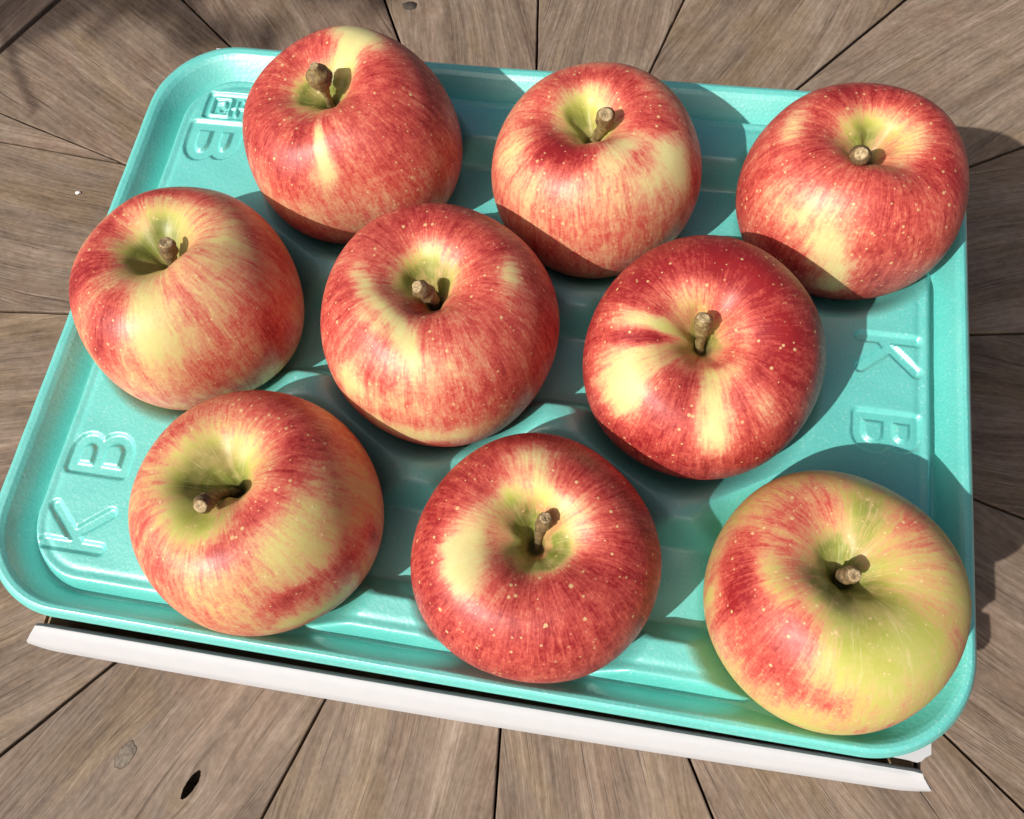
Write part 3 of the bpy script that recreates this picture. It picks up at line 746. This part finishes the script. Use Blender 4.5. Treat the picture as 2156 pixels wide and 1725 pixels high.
def make_apple(idx, D, label):
    x, y, R0, tx, ty, taper = D['par'][:6]; fo = D['par'][6:]
    z = np.array([tx, ty, 1.]); z /= np.linalg.norm(z); ax = np.array([1., 0, 0]) - z[0]*z; ax /= np.linalg.norm(ax); ay = np.cross(z, ax)
    s = np.ones(NA_)
    for k in range(1, 6): s = s + fo[2*k-2]*np.cos(k*AZ) + fo[2*k-1]*np.sin(k*AZ)
    rho = PR[:, 0]; zz = PR[:, 1] + D['cd']*np.exp(-(PR[:, 0]/.17)**2); rho = rho*(1+taper*zz)
    sc = 1 + (s[None, :]-1)*np.clip(rho, 0, 1)[:, None]
    rg = np.random.default_rng(100+idx)
    # five soft ribs running out of the stalk cavity and an uneven shoulder
    ph = rg.uniform(0, 6.28); topw = np.exp(-((PS-.62)/.33)**2)
    rib = .012*np.cos(5*AZ+ph) + .016*np.cos(2*AZ+rg.uniform(0, 6.28)) + .012*np.cos(3*AZ+rg.uniform(0, 6.28)) + .02*np.cos(AZ+rg.uniform(0, 6.28))
    zoff = topw[:, None]*rib[None, :]
    inner = np.exp(-((PS-.28)/.16)**2)
    sc = sc*(1 + inner[:, None]*(.16*np.cos(2*AZ+rg.uniform(0, 6.28)) + .10*np.cos(3*AZ+rg.uniform(0, 6.28)) + .05*np.cos(7*AZ))[None, :])
    L = np.stack([rho[:, None]*sc*np.cos(AZ), rho[:, None]*sc*np.sin(AZ), zz[:, None] + zoff], -1)*R0
    V = L.reshape(-1, 3)
    F = grid_faces(NP_, NA_, True)[:, ::-1]
    me = mesh_from("apple", V, F)
    bm = bmesh.new(); bm.from_mesh(me); bm.verts.ensure_lookup_table()
    # colour fields (skin colour, plus painted shade in the cavity and on the crimson apple)
    red = np.full((NP_, NA_), D['base']); grn = np.zeros((NP_, NA_)) + {3: .22, 6: .32, 8: .48}.get(idx, .12)
    for ch, a0, s0, sm_, sw_, amp in D['blobs']:
        da = (AZ - a0 + np.pi) % (2*np.pi) - np.pi
        g = np.exp(-.5*((PS-s0)/max(sm_, .02))**2)[:, None]*np.exp(-.5*(da/max(sw_, .03))**2)[None, :]
        if ch == 'r': red += amp*g
        else:
            g = np.exp(-.5*((PS-s0)/max(sm_*1.25, .02))**2)[:, None]*np.exp(-.5*(da/max(sw_*1.25, .03))**2)[None, :]
            grn += amp*g; red -= .75*amp*g
    cavity = np.exp(-(PS/.27)**2)
    red -= .50*np.exp(-(PS/.27)**2)[:, None]*np.ones((1, NA_)); grn += .80*np.exp(-(PS/.38)**2)[:, None]
    red = np.where(red > .75, .75 + .30*np.tanh((red-.75)/.30), red); red = np.clip(red, -.12, 1.05); grn = np.clip(grn, 0, 1)
    for nm, arr in (("red", red), ("green", grn), ("cavity", np.repeat(cavity[:, None], NA_, 1))):
        at = me.attributes.new(nm, 'FLOAT', 'POINT'); at.data.foreach_set("value", arr.ravel().astype(np.float32))
    sv = np.stack([np.cos(AZ)[None, :]*np.ones((NP_, 1)), np.sin(AZ)[None, :]*np.ones((NP_, 1)), PS[:, None]*np.ones((1, NA_))], -1)
    at = me.attributes.new("streak", 'FLOAT_VECTOR', 'POINT'); at.data.foreach_set("vector", sv.ravel().astype(np.float32))
    bm.free()
    o = link("apple", me, None, M_APPLE)
    Mx = Matrix(((ax[0], ay[0], z[0], x), (ax[1], ay[1], z[1], y), (ax[2], ay[2], z[2], ZB+.8*R0), (0, 0, 0, 1)))
    o.matrix_world = Mx
    tag(o, label, "apple", "apples in the foam tray")
    make_stem(o, D, rg, idx)
    return o
def make_stem(ap, D, rg, idx):
    P = np.array(D['stem'])*1e-3; r1, r2 = np.array(D['r'])*1e-3*np.array([.80, .96])
    b = P[0]; d0 = (P[1]-P[0])/np.linalg.norm(P[1]-P[0])
    P = np.vstack([b - np.array([0, 0, .0035]), P]) if len(P) > 2 else np.vstack([b - np.array([0, 0, .0035]), b, b + (P[1]-b)*.5 + rg.normal(0, .0009, 3), P[1]])
    n = 34; C = catmull(P, n); m = 16
    T = np.gradient(C, axis=0); T /= np.linalg.norm(T, axis=1, keepdims=True)
    u = np.linspace(0, 1, n)
    if idx == 0:
        rad = r1*(1+.15*np.exp(-(u/.15)**2)) + (r2-r1)*np.exp(-((u-.84)/.125)**2)
    else:
        rad = r1*(1+.25*np.exp(-(u/.12)**2)) + (r2-r1)*(sstep(.50, .88, u))
    rad = rad*np.where(u > .96, 1-.22*((u-.96)/.04)**2, 1)
    ref = np.array([1., .2, 0]); V = []
    bumps = rg.normal(0, .15, (n, m)); bumps += rg.normal(0, .10, (n, 1))
    for _ in range(2): bumps = (bumps + np.roll(bumps, 1, 1) + np.roll(bumps, -1, 1))/3 + 0*bumps
    for i in range(n):
        sx = np.cross(T[i], ref); sx /= np.linalg.norm(sx); sy = np.cross(T[i], sx)
        for j in range(m):
            a = 2*np.pi*j/m
            V.append(C[i] + (sx*math.cos(a)+sy*math.sin(a))*rad[i]*(1+bumps[i, j]))
    F = grid_faces(n, m, True).tolist(); F.append(list(range(m))[::-1])
    st = link("stem", mesh_from("stem", V, F), ap, M_STEMG if idx in (0, 1, 5) else M_STEM)
    # dry cut end
    E = np.array(V[-m:]); c = E.mean(0); W = []
    for f, h in ((1.0, 0.0), (.86, .00035), (.6, .00005), (.3, .0003), (.12, -.0001)):
        for j in range(m): W.append(c + (E[j]-c)*f + T[-1]*(h + rg.normal(0, .00009)))
    W.append(c + T[-1]*.0001)
    F = grid_faces(5, m, True).tolist() + [[4*m+j, 4*m+(j+1) % m, 5*m] for j in range(m)]
    link("stem_end", mesh_from("stem_end", W, F), st, M_CUT)
LABELS = [
 "tall red apple at the back left with a long stalk ending in a round knob",
 "orange-red striped apple in the middle of the back row, yellow patch at right",
 "red apple at the back right corner with a stubby stalk and a yellow patch below",
 "pale peach and yellow apple at the left edge of the tray, left cheek red",
 "red apple at the centre of the tray with a pale yellow streak from its stalk",
 "deep crimson apple right of centre with a large cream yellow patch on its left",
 "pink and yellow apple at the front left, bent stalk lying in a green hollow",
 "bright red apple in the middle of the front row with a thin upright orange stalk",
 "yellow-green apple with a red left cheek at the front right corner of the tray"]
for i, D in enumerate(APPLES): make_apple(i, D, LABELS[i])
# ------------------------------------------------------------------ unseen leaf clump added to cast soft shade on the far left corner
def make_shade_leaves():
    d = sd.normalized(); rg = np.random.default_rng(5)
    V, F = [], []
    def leaf(c, L, W, q):
        M = np.array(q.to_matrix()); b = len(V)
        pts = [(0, 0, 0)]
        for t in (.2, .45, .7, .9): pts += [(L*t, W*math.sin(math.pi*t**.8), .10*W), (L*t, 0, -.05*W), (L*t, -W*math.sin(math.pi*t**.8), .10*W)]
        pts.append((L, 0, 0))
        for p in pts: V.append(c + M @ np.array(p))
        F.extend([[b, b+1, b+2], [b, b+2, b+3]])
        for r in range(3):
            o = b+1+3*r; F.extend([[o, o+3, o+4, o+1], [o+1, o+4, o+5, o+2]])
        o = b+10; F.extend([[o, b+13, o+1], [o+1, b+13, o+2]])
    from mathutils import Euler
    base = np.array([-.385, .300, TZ]); up = np.array(d)
    for i in range(230):
        c = base + np.array([rg.normal(0, .10), rg.normal(0, .030), 0]) + up*rg.uniform(1.5, 2.0)
        if False: pass
        q = Euler((rg.uniform(-.6, .6), rg.uniform(-.6, .6), rg.uniform(0, 6.28))).to_quaternion()
        leaf(c, rg.uniform(.035, .055), rg.uniform(.010, .016), q)
    # added twigs, for streaks of cast shade
    def twig(a, b, r):
        P = catmull([a, (np.asarray(a)+b)/2 + rg.normal(0, .006, 3), b], 14); T = np.gradient(P, axis=0); T /= np.linalg.norm(T, axis=1, keepdims=True); s0 = len(V)
        for i in range(14):
            sx = np.cross(T[i], (0, .3, 1.)); sx /= np.linalg.norm(sx); sy = np.cross(T[i], sx)
            for j in range(6): V.append(P[i] + (sx*math.cos(j*1.047)+sy*math.sin(j*1.047))*r*(1-.5*i/13))
        F.extend((grid_faces(14, 6, True)+s0).tolist())
    twig(np.array([-.62, .36, TZ]) + up*1.6, np.array([-.36, .31, TZ]) + up*1.6, .010)
    twig(np.array([-.47, .30, TZ]) + up*.62, np.array([-.33, .170, TZ]) + up*.62, .0030)
    k = NT("shade_caster_leaf"); n = k.noise(k.coord(), 60, 3)
    k.set(color=k.mix(n, (.05, .10, .025), (.09, .15, .04)), rough=.5)
    o = link("added_shade_leaves", mesh_from("added_shade_leaves", np.array(V), F, False), None, k.m)
    o["kind"] = "stuff"
make_shade_leaves()

k = NT("patio_paving"); n = k.noise(k.coord(), 6, 6, .6)
k.set(color=k.mix(k.step(n, .3, .7), (.20, .185, .16), (.30, .28, .245)), rough=.85, spec=.2)
g = link("ground", mesh_from("ground", [(-30, -30, -.86), (30, -30, -.86), (30, 30, -.86), (-30, 30, -.86)], [[0, 1, 2, 3]], False), None, k.m)
g["kind"] = "structure"
